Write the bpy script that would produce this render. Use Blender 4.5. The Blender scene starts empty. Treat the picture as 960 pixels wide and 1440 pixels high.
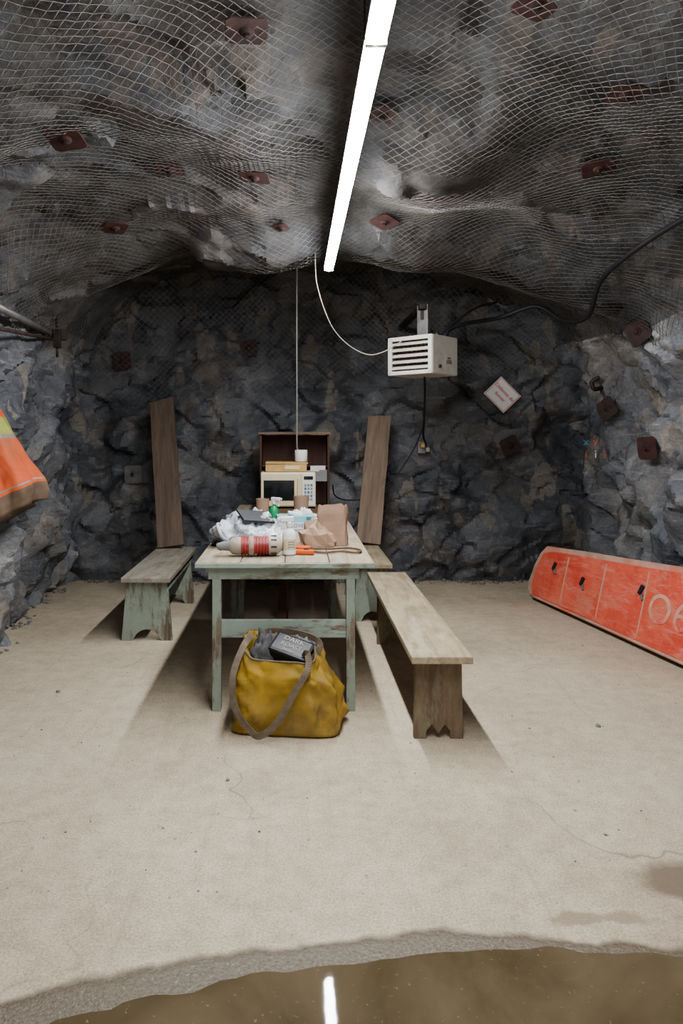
import bpy, bmesh, math, random, bisect
from mathutils import Vector, Matrix, noise, Euler
from mathutils.bvhtree import BVHTree
random.seed(7)
V = Vector
scene = bpy.context.scene
COL = scene.collection

# ------------------------------------------------------------------ materials
def mk(name):
    m = bpy.data.materials.new(name); m.use_nodes = True
    nt = m.node_tree
    return m, nt, nt.nodes['Principled BSDF']
def nd(nt, typ, **kw):
    n = nt.nodes.new(typ)
    for k, v in kw.items():
        if k.startswith('p_'): setattr(n, k[2:], v)
        else:
            k = k.replace('_', ' ')
            if hasattr(v, 'links') or isinstance(v, bpy.types.NodeSocket): nt.links.new(v, n.inputs[k])
            else: n.inputs[k].default_value = v
    return n
def L(nt, a, b): nt.links.new(a, b)
def c4(c): return (c[0], c[1], c[2], 1)
def ramp(nt, fac, stops, interp='LINEAR'):
    r = nt.nodes.new('ShaderNodeValToRGB'); r.color_ramp.interpolation = interp
    els = r.color_ramp.elements
    while len(els) < len(stops): els.new(0.5)
    for e, (p, c) in zip(els, stops):
        e.position = p
        e.color = c4(c) if not isinstance(c, (int, float)) else (c, c, c, 1)
    L(nt, fac, r.inputs[0]); return r.outputs[0]
def mix(nt, fac, a, b, mode='MIX'):
    m = nt.nodes.new('ShaderNodeMix'); m.data_type = 'RGBA'; m.blend_type = mode
    for i, v in ((0, fac), (6, a), (7, b)):
        if isinstance(v, bpy.types.NodeSocket): L(nt, v, m.inputs[i])
        elif isinstance(v, (int, float)): m.inputs[i].default_value = v
        else: m.inputs[i].default_value = c4(v)
    return m.outputs[2]
def math_(nt, op, a, b=0.0, c=None):
    m = nt.nodes.new('ShaderNodeMath'); m.operation = op
    for i, v in enumerate((a, b) if c is None else (a, b, c)):
        if isinstance(v, bpy.types.NodeSocket): L(nt, v, m.inputs[i])
        else: m.inputs[i].default_value = v
    return m.outputs[0]
def coords(nt, scale=(1, 1, 1), rot=(0, 0, 0)):
    tc = nt.nodes.new('ShaderNodeTexCoord'); mp = nt.nodes.new('ShaderNodeMapping')
    L(nt, tc.outputs['Object'], mp.inputs[0]); mp.inputs['Scale'].default_value = scale
    mp.inputs['Rotation'].default_value = rot
    return mp.outputs[0]
def noi(nt, vec, scale, detail=5, rough=.6, dist=0):
    return nd(nt, 'ShaderNodeTexNoise', Vector=vec, Scale=scale, Detail=detail, Roughness=rough, Distortion=dist).outputs['Fac']
def bump(nt, bs, h, strength=.4, dist=.01, prev=None):
    b = nd(nt, 'ShaderNodeBump', Height=h, Strength=strength, Distance=dist)
    if prev is not None: L(nt, prev, b.inputs['Normal'])
    L(nt, b.outputs[0], bs.inputs['Normal']); return b.outputs[0]
def mixv(nt, v, amt, sc=2.2):
    w = nd(nt, 'ShaderNodeTexNoise', Vector=v, Scale=sc, Detail=3)
    vv = nt.nodes.new('ShaderNodeVectorMath'); vv.operation = 'MULTIPLY_ADD'
    L(nt, w.outputs['Color'], vv.inputs[0]); vv.inputs[1].default_value = (amt,) * 3; L(nt, v, vv.inputs[2])
    return vv.outputs[0]

def simple(name, col, rough=.6, metal=0, var=.25, scale=14, bmp=.15, dirt=None, dirtamt=.5):
    m, nt, bs = mk(name); v = coords(nt)
    f = noi(nt, v, scale, 3)
    dark = tuple(x * (1 - var) for x in col); lite = tuple(min(1, x * (1 + var * .5)) for x in col)
    c = ramp(nt, f, [(.3, dark), (.7, lite)])
    if dirt:
        f2 = noi(nt, v, scale * .45, 6, .7)
        k = ramp(nt, f2, [(.62 - dirtamt * .25, 0.), (.78 - dirtamt * .2, 1.)])
        c = mix(nt, k, c, dirt)
    L(nt, c, bs.inputs['Base Color']); bs.inputs['Roughness'].default_value = rough
    bs.inputs['Metallic'].default_value = metal
    if bmp: bump(nt, bs, noi(nt, v, scale * 4, 3), bmp, .004)
    return m

def wood(name, c1, c2, axis=0, paint=None, pamt=.5, rough=.75, stain=(.05, .04, .03), samt=.4):
    m, nt, bs = mk(name)
    sc = [14, 14, 14]; sc[axis] = 1.1
    v = coords(nt, tuple(sc)); vo = coords(nt)
    g = noi(nt, v, 2.2, 6, .65, .6)
    c = ramp(nt, g, [(.3, c1), (.7, c2)])
    if paint:
        k = noi(nt, coords(nt, tuple(1 + (x - 1) * .25 for x in sc)), 2.6, 7, .75)
        k = ramp(nt, k, [(pamt - .06, 0.), (pamt + .03, 1.)])
        pv = ramp(nt, noi(nt, vo, 6), [(.3, tuple(x * .75 for x in paint)), (.7, paint)])
        c = mix(nt, k, pv, c)
    s = ramp(nt, noi(nt, vo, 3.5, 7, .72), [(.62 - samt * .2, 0.), (.8, .75)])
    c = mix(nt, s, c, stain)
    L(nt, c, bs.inputs['Base Color']); bs.inputs['Roughness'].default_value = rough
    bump(nt, bs, g, .35, .004)
    return m

# rock
def rock(name, warm=.35, light=1.0, streak=.5, seam=.5):
    m, nt, bs = mk(name)
    v = coords(nt); l = light
    wv = mixv(nt, v, .9, 1.5)
    n1 = noi(nt, wv, 1.2, 7, .68, .3)
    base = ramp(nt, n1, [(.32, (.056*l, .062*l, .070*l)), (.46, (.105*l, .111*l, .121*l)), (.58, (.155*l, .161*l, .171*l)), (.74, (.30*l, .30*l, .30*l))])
    mp = nt.nodes.new('ShaderNodeMapping'); L(nt, mixv(nt, v, .3, 2.6), mp.inputs[0]); mp.inputs['Scale'].default_value = (1, 1, 2.0); mp.inputs['Rotation'].default_value = (.5, .8, .2)
    vo = nd(nt, 'ShaderNodeTexVoronoi', Vector=mp.outputs[0], Scale=2.4)
    sep = nt.nodes.new('ShaderNodeSeparateColor'); L(nt, vo.outputs['Color'], sep.inputs[0])
    base = mix(nt, .8, base, ramp(nt, sep.outputs[0], [(0, (.68, .69, .71)), (.5, (.93, .93, .95)), (1, (1.34, 1.32, 1.27))]), 'MULTIPLY')
    vo2 = nd(nt, 'ShaderNodeTexVoronoi', Vector=mixv(nt, coords(nt, (2.2, 1, 1), (.3, -.6, .5)), .4, 3), Scale=4.0)
    sp2 = nt.nodes.new('ShaderNodeSeparateColor'); L(nt, vo2.outputs['Color'], sp2.inputs[0])
    t = ramp(nt, noi(nt, wv, 1.0, 6, .7, .8), [(.58 - warm * .15, 0.), (.70, .7)])
    base = mix(nt, t, base, (.225 * l, .20 * l, .17 * l))
    tf = ramp(nt, sp2.outputs[1], [(.78, 0.), (.80, .7)])
    tfm = math_(nt, 'MULTIPLY', tf, ramp(nt, noi(nt, v, 1.4, 4), [(.42, 0.), (.55, 1.)]))
    base = mix(nt, tfm, base, (.25 * l, .22 * l, .185 * l))
    for rot, s2, th in (((.5, .9, .3), 2.0, .58), ((-.3, -.7, .8), 3.0, .61)):
        v2 = coords(nt, (1.0, 1.0, 6), rot)
        sv = ramp(nt, noi(nt, v2, s2, 7, .78, 1.0), [(th, 0.), (th + .12, streak)])
        base = mix(nt, sv, base, (.46 * l, .455 * l, .44 * l))
    v3 = coords(nt, (1.0, 1.0, 5), (.2, .75, 1.1))
    dk = ramp(nt, noi(nt, v3, 1.6, 7, .72, 1.0), [(.33, seam), (.41, 0.)])
    base = mix(nt, dk, base, (.04 * l, .04 * l, .045 * l))
    base = mix(nt, .7, base, ramp(nt, noi(nt, v, 40, 4, .8), [(.3, (.62, .62, .62)), (.7, (1.35, 1.35, 1.35))]), 'MULTIPLY')
    L(nt, base, bs.inputs['Base Color'])
    L(nt, ramp(nt, n1, [(.3, .36), (.7, .70)]), bs.inputs['Roughness'])
    h = math_(nt, 'ADD', math_(nt, 'MULTIPLY', sep.outputs[2], .3), noi(nt, wv, 4, 8, .66, .3))
    h = math_(nt, 'ADD', h, math_(nt, 'MULTIPLY', sp2.outputs[2], .2))
    b1 = bump(nt, bs, h, .65, .05)
    bump(nt, bs, noi(nt, v3, 8, 7, .74), .5, .02, b1)
    return m
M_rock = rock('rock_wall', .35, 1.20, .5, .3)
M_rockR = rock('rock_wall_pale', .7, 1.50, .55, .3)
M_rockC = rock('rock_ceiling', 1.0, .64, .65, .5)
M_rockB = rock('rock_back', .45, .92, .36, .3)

# floor
def floor_mat():
    m, nt, bs = mk('sandy_concrete'); v = coords(nt)
    big = noi(nt, v, .8, 6, .6, .3)
    c = ramp(nt, big, [(.3, (.40, .335, .25)), (.5, (.52, .445, .34)), (.72, (.60, .52, .405))])
    fine = ramp(nt, noi(nt, v, 130, 3, .85), [(.3, (.55, .54, .52)), (.65, (1.20, 1.20, 1.20))])
    c = mix(nt, .9, c, fine, 'MULTIPLY')
    mid = ramp(nt, noi(nt, v, 12, 7, .80), [(.3, (.76, .745, .72)), (.65, (1.10, 1.10, 1.09))])
    c = mix(nt, .9, c, mid, 'MULTIPLY')
    sp = ramp(nt, noi(nt, v, 38, 3, .6), [(.67, 0.), (.73, .8)])
    c = mix(nt, sp, c, (.19, .155, .12))
    e = nd(nt, 'ShaderNodeTexVoronoi', p_feature='DISTANCE_TO_EDGE', Vector=mixv(nt, v, .6), Scale=.6)
    ck = ramp(nt, e.outputs['Distance'], [(0, .6), (.004, 0.)])
    ckm = ramp(nt, noi(nt, v, 1.3, 3), [(.48, 0.), (.58, 1.)])
    c = mix(nt, math_(nt, 'MULTIPLY', ck, ckm), c, (.16, .13, .10))
    tr = ramp(nt, noi(nt, coords(nt, (9, .5, 1), (0, 0, .35)), 2.0, 5, .7, .6), [(.58, 0.), (.66, .3)])
    c = mix(nt, tr, c, (.33, .275, .21))
    sx = nt.nodes.new('ShaderNodeSeparateXYZ'); L(nt, v, sx.inputs[0])
    def ell(cx, cy, rx, ry, namp, nsc, det=5):
        dx = math_(nt, 'POWER', math_(nt, 'ABSOLUTE', math_(nt, 'DIVIDE', math_(nt, 'SUBTRACT', sx.outputs[0], cx), rx)), 2)
        dy = math_(nt, 'POWER', math_(nt, 'ABSOLUTE', math_(nt, 'DIVIDE', math_(nt, 'SUBTRACT', sx.outputs[1], cy), ry)), 2)
        e = math_(nt, 'SQRT', math_(nt, 'ADD', dx, dy))
        nn = math_(nt, 'MULTIPLY', math_(nt, 'SUBTRACT', noi(nt, v, nsc, det, .55), .5), namp)
        return math_(nt, 'ADD', e, nn)
    e1 = ell(.5, 1.0, 1.9, 1.0, .15, 3.2, 5)
    wet = ramp(nt, e1, [(.975, 1.), (1.004, 0.)])
    rimc = ramp(nt, noi(nt, v, 95, 3, .8), [(.35, (.13, .108, .078)), (.62, (.20, .17, .13)), (.72, (.36, .33, .28))])
    rimc = mix(nt, ramp(nt, e1, [(.955, 0.), (.985, 1.)]), rimc, (.125, .098, .066))
    c = mix(nt, wet, c, rimc)
    e2 = ell(1.25, 2.22, .22, .14, .9, 6)
    spot = ramp(nt, e2, [(.6, .85), (1.12, 0.)])
    e3 = ell(.88, 2.055, .22, .030, 3.2, 13)
    spot2 = ramp(nt, e3, [(.5, .65), (1.1, 0.)])
    c = mix(nt, spot, c, (.16, .12, .08)); c = mix(nt, spot2, c, (.24, .19, .135))
    L(nt, c, bs.inputs['Base Color'])
    w = math_(nt, 'MAXIMUM', wet, math_(nt, 'MULTIPLY', spot, .4))
    L(nt, ramp(nt, w, [(0, .88), (1, .24)]), bs.inputs['Roughness'])
    b1 = bump(nt, bs, noi(nt, v, 120, 4, .8), .6, .004)
    b2 = bump(nt, bs, noi(nt, v, 5, 5, .6), .3, .01, b1)
    bump(nt, bs, math_(nt, 'MULTIPLY', noi(nt, v, 75, 2, .6), wet), .6, .005, b2)
    return m
M_floor = floor_mat()

def water_mat():
    m, nt, bs = mk('muddy_water'); v = coords(nt)
    c = ramp(nt, noi(nt, v, 2.5, 5, .6, .5), [(.35, (.085, .065, .036)), (.65, (.145, .113, .070))])
    fo = ramp(nt, noi(nt, v, 70, 3, .7), [(.66, 0.), (.72, .6)])
    c = mix(nt, fo, c, (.30, .25, .18))
    L(nt, c, bs.inputs['Base Color']); bs.inputs['Roughness'].default_value = .03
    bs.inputs['IOR'].default_value = 1.33
    bump(nt, bs, noi(nt, v, 9, 3, .5), .04, .004)
    return m
M_water = water_mat()

M_wire = simple('galvanised_wire', (.235, .22, .20), .45, .15, .4, 5, 0)
M_rust = simple('rusty_steel', (.070, .042, .036), .8, .2, .5, 12, .3, (.04, .028, .026), .4)
M_ruststrong = simple('rusty_red_steel', (.080, .034, .029), .8, .1, .5, 12, .3, (.045, .026, .025), .4)
M_steeldk = simple('dark_steel', (.06, .05, .045), .6, .5, .4, 12, .2)
M_galv = simple('grey_steel', (.24, .23, .22), .5, .5, .3, 12, .2)
M_rubber = simple('black_rubber', (.02, .02, .022), .55, 0, .3, 20, .1)
M_white = simple('white_enamel', (.66, .65, .60), .4, 0, .12, 8, .03, (.42, .38, .30), .2)
M_heater = simple('heater_cream_enamel', (.60, .58, .52), .42, 0, .12, 8, .03, (.40, .36, .29), .3)
M_heatin = simple('heater_inside', (.30, .22, .16), .6, .2, .5, 30, .1)
M_cream = simple('cream_plastic', (.62, .55, .37), .4, 0, .1, 8, .03)
M_blackgl = simple('black_glass', (.012, .013, .014), .12, 0, .1, 8, 0)
M_blackpl = simple('black_plastic', (.025, .025, .03), .45, 0, .2, 10, .05)
M_greypl = simple('grey_plastic', (.25, .25, .25), .5, 0, .2, 10, .05)
M_cord = simple('pale_cord', (.38, .36, .31), .7, 0, .2, 20, .1)
M_brownrope = simple('grey_rope', (.28, .27, .25), .8, 0, .2, 40, .3)

M_green = wood('chipped_green_paint', (.10, .075, .05), (.22, .17, .12), 2, (.30, .35, .29), .56, samt=.5)
M_greenX = wood('chipped_green_rail', (.10, .075, .05), (.22, .17, .12), 0, (.32, .38, .32), .57, samt=.4)
M_greenY = wood('chipped_green_side', (.10, .075, .05), (.22, .17, .12), 1, (.28, .33, .28), .55, samt=.5)
M_top = wood('worn_table_top', (.23, .18, .12), (.42, .35, .25), 1, (.38, .35, .27), .46, samt=.65, stain=(.10, .075, .05))
M_bench = wood('worn_bench_top', (.24, .185, .12), (.43, .355, .24), 1, (.46, .40, .28), .48, samt=.65, stain=(.12, .085, .05))
M_benchg = wood('worn_grey_bench_top', (.17, .145, .115), (.33, .285, .23), 1, (.33, .31, .255), .5, samt=.5, stain=(.10, .08, .06))
M_legbrown = wood('stained_bench_leg', (.10, .07, .045), (.22, .165, .105), 2, (.25, .22, .15), .46, samt=.75, stain=(.045, .032, .02))
M_plank = wood('weathered_plank', (.065, .045, .032), (.155, .11, .078), 2, None, samt=.35)
M_plankl = wood('pale_weathered_plank', (.11, .08, .058), (.24, .175, .125), 2, None, samt=.25)
M_brownb = wood('brown_board', (.10, .055, .03), (.20, .12, .075), 0, None, samt=.3)
M_cabinet = wood('cabinet_wood', (.055, .025, .018), (.10, .045, .03), 2, None, samt=.3)
M_cabtop = wood('cabinet_top_board', (.10, .07, .05), (.22, .15, .10), 0, None, samt=.3)
M_tanbox = simple('tan_cardboard', (.50, .34, .14), .7, 0, .2, 10, .1)
M_kraft = simple('kraft_paper', (.38, .26, .185), .8, 0, .12, 8, .15)
M_paper = simple('white_paper', (.70, .70, .68), .8, 0, .06, 8, .05)
M_blue = simple('pale_blue_card', (.28, .52, .60), .6, 0, .1, 8, .03)
M_bluedk = simple('blue_print', (.05, .20, .33), .6, 0, .1, 8, .03)
M_red = simple('red_print', (.55, .10, .05), .6, 0, .1, 8, .03)
M_redpl = simple('red_tool_plastic', (.33, .04, .035), .4, 0, .3, 10, .05, (.35, .30, .25), .1)
M_toolcream = simple('cream_tool_housing', (.42, .36, .29), .5, 0, .3, 14, .1, (.16, .12, .08), .3)
M_orangepl = simple('orange_plastic', (.62, .12, .03), .4, 0, .2, 10, .05)
M_greencap = simple('green_plastic', (.03, .30, .12), .4, 0, .2, 10, .05)
M_yel = simple('dirty_yellow_canvas', (.40, .255, .032), .68, 0, .45, 6, .35, (.20, .135, .05), .7)
M_strap = simple('brown_webbing', (.16, .125, .09), .8, 0, .3, 30, .3)
M_cloth = simple('grey_cloth', (.10, .10, .10), .9, 0, .4, 20, .3)
M_orfab = simple('orange_hivis_fabric', (.62, .13, .05), .8, 0, .25, 6, .3, (.33, .16, .09), .45)
M_lime = simple('lime_tape', (.36, .38, .10), .6, 0, .2, 10, .1)
M_silver = simple('dirty_reflective_tape', (.30, .25, .21), .5, 0, .2, 10, .1)
M_brfab = simple('muddy_brown_hem', (.17, .115, .08), .9, 0, .3, 8, .3)
M_stone = simple('grey_stone', (.22, .205, .18), .8, 0, .5, 15, .4)

def bag_plastic():
    m, nt, bs = mk('crinkled_white_plastic'); v = coords(nt)
    c = ramp(nt, noi(nt, v, 7, 4), [(.35, (.38, .42, .46)), (.6, (.72, .75, .78))]); L(nt, c, bs.inputs['Base Color'])
    bs.inputs['Roughness'].default_value = .25; bs.inputs['Transmission Weight'].default_value = .2
    bump(nt, bs, noi(nt, v, 16, 6, .7, 1.5), .9, .02)
    return m
M_pbag = bag_plastic()
def barrier_mat():
    m, nt, bs = mk('plastic_wrapped_orange'); v = coords(nt)
    c = ramp(nt, noi(nt, v, 4, 5, .6), [(.35, (.66, .095, .06)), (.65, (.80, .18, .115))])
    sm_ = ramp(nt, noi(nt, coords(nt, (1.5, 3, 5), (0, .7, .3)), 2.6, 7, .78, 1.8), [(.50, 0.), (.72, .6)])
    c = mix(nt, sm_, c, (.70, .44, .36))
    d = ramp(nt, noi(nt, v, 2, 6, .7), [(.56, 0.), (.74, .5)])
    c = mix(nt, d, c, (.40, .25, .17))
    L(nt, c, bs.inputs['Base Color']); bs.inputs['Roughness'].default_value = .28
    bump(nt, bs, noi(nt, coords(nt, (1, 2, 4), (0, .6, .2)), 9, 6, .7, 1.), .6, .018)
    return m
M_barr = barrier_mat()
M_barrD = simple('barrier_letter_paint', (.72, .42, .33), .4, 0, .4, 9, .2, (.62, .12, .08), .7)
M_barrL = simple('barrier_dusty_film', (.54, .36, .28), .35, 0, .3, 6, .4, (.66, .20, .13), .6)

def emis(name, col, s):
    m = bpy.data.materials.new(name); m.use_nodes = True; nt = m.node_tree
    nt.nodes.clear(); o = nt.nodes.new('ShaderNodeOutputMaterial'); e = nt.nodes.new('ShaderNodeEmission')
    e.inputs[0].default_value = c4(col); e.inputs[1].default_value = s; L(nt, e.outputs[0], o.inputs[0]); return m
M_tube = emis('led_diffuser', (.96, .975, 1.0), 158)

# ------------------------------------------------------------------ mesh helpers
def empty(name, loc=(0, 0, 0), rot=(0, 0, 0)):
    e = bpy.data.objects.new(name, None); e.empty_display_size = .1; COL.objects.link(e)
    e.location = loc; e.rotation_euler = rot; return e
def new_obj(name, verts, faces, mat, smooth=False, parent=None, loc=(0, 0, 0), rot=(0, 0, 0), mats=None, fm=None):
    me = bpy.data.meshes.new(name); me.from_pydata([tuple(v) for v in verts], [], faces)
    if mats:
        for x in mats: me.materials.append(x)
        if fm:
            for i, p in enumerate(me.polygons): p.material_index = fm[i]
    elif mat: me.materials.append(mat)
    if smooth:
        for p in me.polygons: p.use_smooth = True
    me.update()
    o = bpy.data.objects.new(name, me); COL.objects.link(o); o.location = loc; o.rotation_euler = rot
    if parent: o.parent = parent
    return o
def from_bm(name, bm, mat, smooth=False, parent=None, loc=(0, 0, 0), rot=(0, 0, 0)):
    me = bpy.data.meshes.new(name); bmesh.ops.recalc_face_normals(bm, faces=bm.faces); bm.to_mesh(me); bm.free()
    if mat: me.materials.append(mat)
    if smooth:
        for p in me.polygons: p.use_smooth = True
    o = bpy.data.objects.new(name, me); COL.objects.link(o); o.location = loc; o.rotation_euler = rot
    if parent: o.parent = parent
    return o
def box(name, c, s, mat, rot=(0, 0, 0), bev=.003, parent=None, seg=2):
    bm = bmesh.new(); bmesh.ops.create_cube(bm, size=1)
    for v in bm.verts: v.co = V((v.co.x * s[0], v.co.y * s[1], v.co.z * s[2]))
    if bev: bmesh.ops.bevel(bm, geom=list(bm.edges), offset=min(bev, min(s) * .4), segments=seg, affect='EDGES', profile=.6)
    return from_bm(name, bm, mat, False, parent, c, rot)
def prism(name, pts, th, mat, plane='XZ', loc=(0, 0, 0), rot=(0, 0, 0), bev=.003, parent=None):
    bm = bmesh.new()
    def P(a, b, t):
        return {'XZ': (a, t, b), 'YZ': (t, a, b), 'XY': (a, b, t)}[plane]
    f = [bm.verts.new(P(a, b, -th / 2)) for a, b in pts]; g = [bm.verts.new(P(a, b, th / 2)) for a, b in pts]
    n = len(pts); bm.faces.new(f); bm.faces.new(g[::-1])
    for i in range(n): bm.faces.new([f[i], g[i], g[(i + 1) % n], f[(i + 1) % n]])
    bmesh.ops.recalc_face_normals(bm, faces=bm.faces)
    if bev: bmesh.ops.bevel(bm, geom=list(bm.edges), offset=bev, segments=1, affect='EDGES')
    return from_bm(name, bm, mat, False, parent, loc, rot)
def lathe(name, prof, mat, seg=28, parent=None, loc=(0, 0, 0), rot=(0, 0, 0), smooth=True):
    vs, fs = [], []
    for r, z in prof:
        for i in range(seg):
            a = 2 * math.pi * i / seg; vs.append((r * math.cos(a), r * math.sin(a), z))
    for j in range(len(prof) - 1):
        for i in range(seg):
            a = j * seg + i; b = j * seg + (i + 1) % seg; fs.append((a, b, b + seg, a + seg))
    fs.append(tuple(range(seg))[::-1]); fs.append(tuple(range((len(prof) - 1) * seg, len(prof) * seg)))
    o = new_obj(name, vs, fs, mat, smooth, parent, loc, rot)
    if smooth:
        md = o.modifiers.new('es', 'EDGE_SPLIT'); md.split_angle = math.radians(40)
    return o
def catmull(pts, n=8):
    pts = [V(p) for p in pts]; out = []
    P = [pts[0] * 2 - pts[1]] + pts + [pts[-1] * 2 - pts[-2]]
    for i in range(1, len(P) - 2):
        p0, p1, p2, p3 = P[i - 1:i + 3]
        for k in range(n):
            t = k / n
            out.append(.5 * ((2 * p1) + (p2 - p0) * t + (2 * p0 - 5 * p1 + 4 * p2 - p3) * t * t + (3 * p1 - p0 - 3 * p2 + p3) * t ** 3))
    out.append(pts[-1]); return out
def sweep(name, pts, r, mat, seg=8, parent=None, smoothn=8, flat=None, hint=None):
    P = catmull(pts, smoothn) if smoothn else [V(p) for p in pts]
    vs, fs = [], []; up = V((0, 0, 1)); N = None
    for i, p in enumerate(P):
        t = (P[min(i + 1, len(P) - 1)] - P[max(i - 1, 0)]).normalized()
        if N is None:
            N = t.cross(up)
            if N.length < .1: N = t.cross(V((1, 0, 0)))
            N.normalize()
        N = (N - t * N.dot(t)).normalized()
        if hint is not None:
            N = (V(hint) - t * V(hint).dot(t)).normalized()
        B = t.cross(N)
        rr = r[i * (len(r) - 1) // max(1, len(P) - 1)] if isinstance(r, (list, tuple)) else r
        if flat:
            w, th = flat
            for a, b in ((-1, -1), (1, -1), (1, 1), (-1, 1)): vs.append(p + B * (a * w / 2) + N * (b * th / 2))
        else:
            for k in range(seg):
                a = 2 * math.pi * k / seg; vs.append(p + N * (rr * math.cos(a)) + B * (rr * math.sin(a)))
    s = 4 if flat else seg
    for i in range(len(P) - 1):
        for k in range(s):
            a = i * s + k; b = i * s + (k + 1) % s; fs.append((a, b, b + s, a + s))
    fs.append(tuple(range(s))[::-1]); fs.append(tuple(range((len(P) - 1) * s, len(P) * s)))
    return new_obj(name, vs, fs, mat, not flat, parent)
def text(name, s, size, mat, loc, rot, parent=None, ext=.001):
    cu = bpy.data.curves.new(name, 'FONT'); cu.body = s; cu.size = size; cu.extrude = ext
    cu.align_x = 'CENTER'; cu.align_y = 'CENTER'
    o = bpy.data.objects.new(name + '_tmp', cu); COL.objects.link(o)
    bpy.context.view_layer.update()
    me = bpy.data.meshes.new_from_object(o.evaluated_get(bpy.context.evaluated_depsgraph_get()))
    bpy.data.objects.remove(o); me.materials.clear(); me.materials.append(mat)
    ob = bpy.data.objects.new(name, me); COL.objects.link(ob); ob.location = loc; ob.rotation_euler = rot
    if parent: ob.parent = parent
    return ob

# ------------------------------------------------------------------ cave surfaces
XL, XR, Z0, ZT, NN = -2.08, 2.68, 1.55, 2.97, 2.8
CX, A_, B_ = (XL + XR) / 2, (XR - XL) / 2, ZT - Z0
poly = [(XL, -.06 + i * (Z0 + .06) / 40) for i in range(40)]
for i in range(201):
    t = math.pi * (1 - i / 200)
    c, s_ = math.cos(t), math.sin(t)
    poly.append((CX + A_ * math.copysign(abs(c) ** (2 / NN), c), Z0 + B_ * abs(s_) ** (2 / NN)))
poly += [(XR, Z0 - (i + 1) * (Z0 + .06) / 40) for i in range(40)]
cum = [0]
for a, b in zip(poly, poly[1:]): cum.append(cum[-1] + math.hypot(b[0] - a[0], b[1] - a[1]))
LT = cum[-1]
def prof(s):
    s = min(max(s, 0), LT - 1e-6); i = min(bisect.bisect_right(cum, s) - 1, len(poly) - 2)
    f = (s - cum[i]) / max(1e-9, cum[i + 1] - cum[i])
    return (poly[i][0] * (1 - f) + poly[i + 1][0] * f, poly[i][1] * (1 - f) + poly[i + 1][1] * f)
def profn(s):
    a, b = prof(s - .12), prof(s + .12); dx, dz = b[0] - a[0], b[1] - a[1]; l = math.hypot(dx, dz)
    return dz / l, -dx / l
ROTS = [Matrix.Rotation(.7, 3, 'X') @ Matrix.Rotation(.5, 3, 'Y'), Matrix.Rotation(-.5, 3, 'X') @ Matrix.Rotation(-.8, 3, 'Y') @ Matrix.Rotation(.4, 3, 'Z')]
def facet(p, sc, amp, seed, ri=0, st=1.8, sharp=5, slope=2.6, step=.9):
    """continuous blasted-rock relief: each Voronoi cell is a tilted plane, blended only near the cell borders"""
    q = ROTS[ri] @ p; q = V((q.x * sc, q.y * sc, q.z * sc * st)) + V((seed, seed * 1.3, seed * .7))
    d, pts = noise.voronoi(q)
    d4 = d[3]; d1 = d[0]; den = max(1e-5, d4 - d1); W = 0; S = 0
    for i in range(3):
        w = ((d4 - d[i]) / den) ** sharp
        c = pts[i]; rv = noise.cell_vector(c * 37.7); k = q - c
        S += w * ((k.x * (rv.x - .5) + k.y * (rv.y - .5) + k.z * (rv.z - .5)) * slope + (rv.z - .5) * step); W += w
    return amp * S / W
def sm(x): x = min(1, max(0, x)); return x * x * (3 - 2 * x)
def tun(s, y, low=False):
    x, z = prof(s); nx, nz = profn(s)
    p = V((x, y, z)); n = V((nx, 0, nz))
    up = max(0, -nz)
    lipx = .80 + .35 * math.exp(-((x - .45) / .9) ** 2)
    p.z -= .22 * math.exp(-((y - 5.35) / .42) ** 2) * up * lipx
    p.z -= .07 * math.exp(-((y - 3.6 - .5 * x) / .5) ** 2) * up
    if x < .2: p.x += .2 * sm((5.6 - y) / 1.6) * (1 - up)
    q = V((x, y, z))
    d = .15 * noise.noise(q * .75 + V((3.1, 0, 0))) + .08 * noise.noise(q * 1.7 + V((0, 5, 0)))
    d *= (.6 + .4 * up)
    if not low:
        k = 1 - .45 * up
        d += k * (facet(q, .9, .15, 3) + facet(q, 2.2, .075, 9, 1, 2.2) + facet(q, 5, .028, 17, 0, 2.4)) + .016 * noise.fractal(q * 6, 1, 2, 4) - .01
        if x > 2 and z < .9: d = min(d, .02 + .1 * sm((z - .6) / .3))
    return p + n * d, n
def bck(x, z, low=False):
    q = V((x, 6.8, z))
    d = .14 * noise.noise(q * .8) + .07 * noise.noise(q * 2.1)
    d -= .10 * sm((z - 1.9) / 1.0)
    if not low:
        d += facet(q, .95, .16, 23) + facet(q, 2.1, .08, 29, 1, 2.2) + facet(q, 4.8, .03, 31, 0, 2.4) + .016 * noise.fractal(q * 6, 1, 2, 4)
        d = max(-.2, min(.17, d))
    return V((x, 6.82 - d, z))

NS, NY = 360, 280
Y0, Y1 = -1.6, 7.0
grid = [[tun(LT * i / NS, Y0 + (Y1 - Y0) * j / NY)[0] for j in range(NY + 1)] for i in range(NS + 1)]
def strip(name, i0, i1, mat):
    vs, fs = [], []
    for i in range(i0, i1 + 1): vs += grid[i]
    w = NY + 1
    for i in range(i1 - i0):
        for j in range(NY): a = i * w + j; fs.append((a, a + 1, a + w + 1, a + w))
    return new_obj(name, vs, fs, mat, True), vs, fs
def s_at(z, side):
    for i in range(NS + 1):
        s = LT * i / NS; x, zz = prof(s)
        if side < 0 and zz >= z: return i
        if side > 0 and x > CX and zz <= z: return i
iL, iR = s_at(2.25, -1), s_at(2.25, 1)
wl, v1, f1 = strip('wall_left', 0, iL, M_rock)
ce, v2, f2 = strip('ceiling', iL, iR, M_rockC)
wr, v3, f3 = strip('wall_right', iR, NS, M_rockR)
vs, fs = [], []
nx_, nz_ = 260, 165
for j in range(nz_ + 1):
    for i in range(nx_ + 1): vs.append(bck(-2.7 + 6.0 * i / nx_, -.06 + 3.5 * j / nz_))
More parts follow.
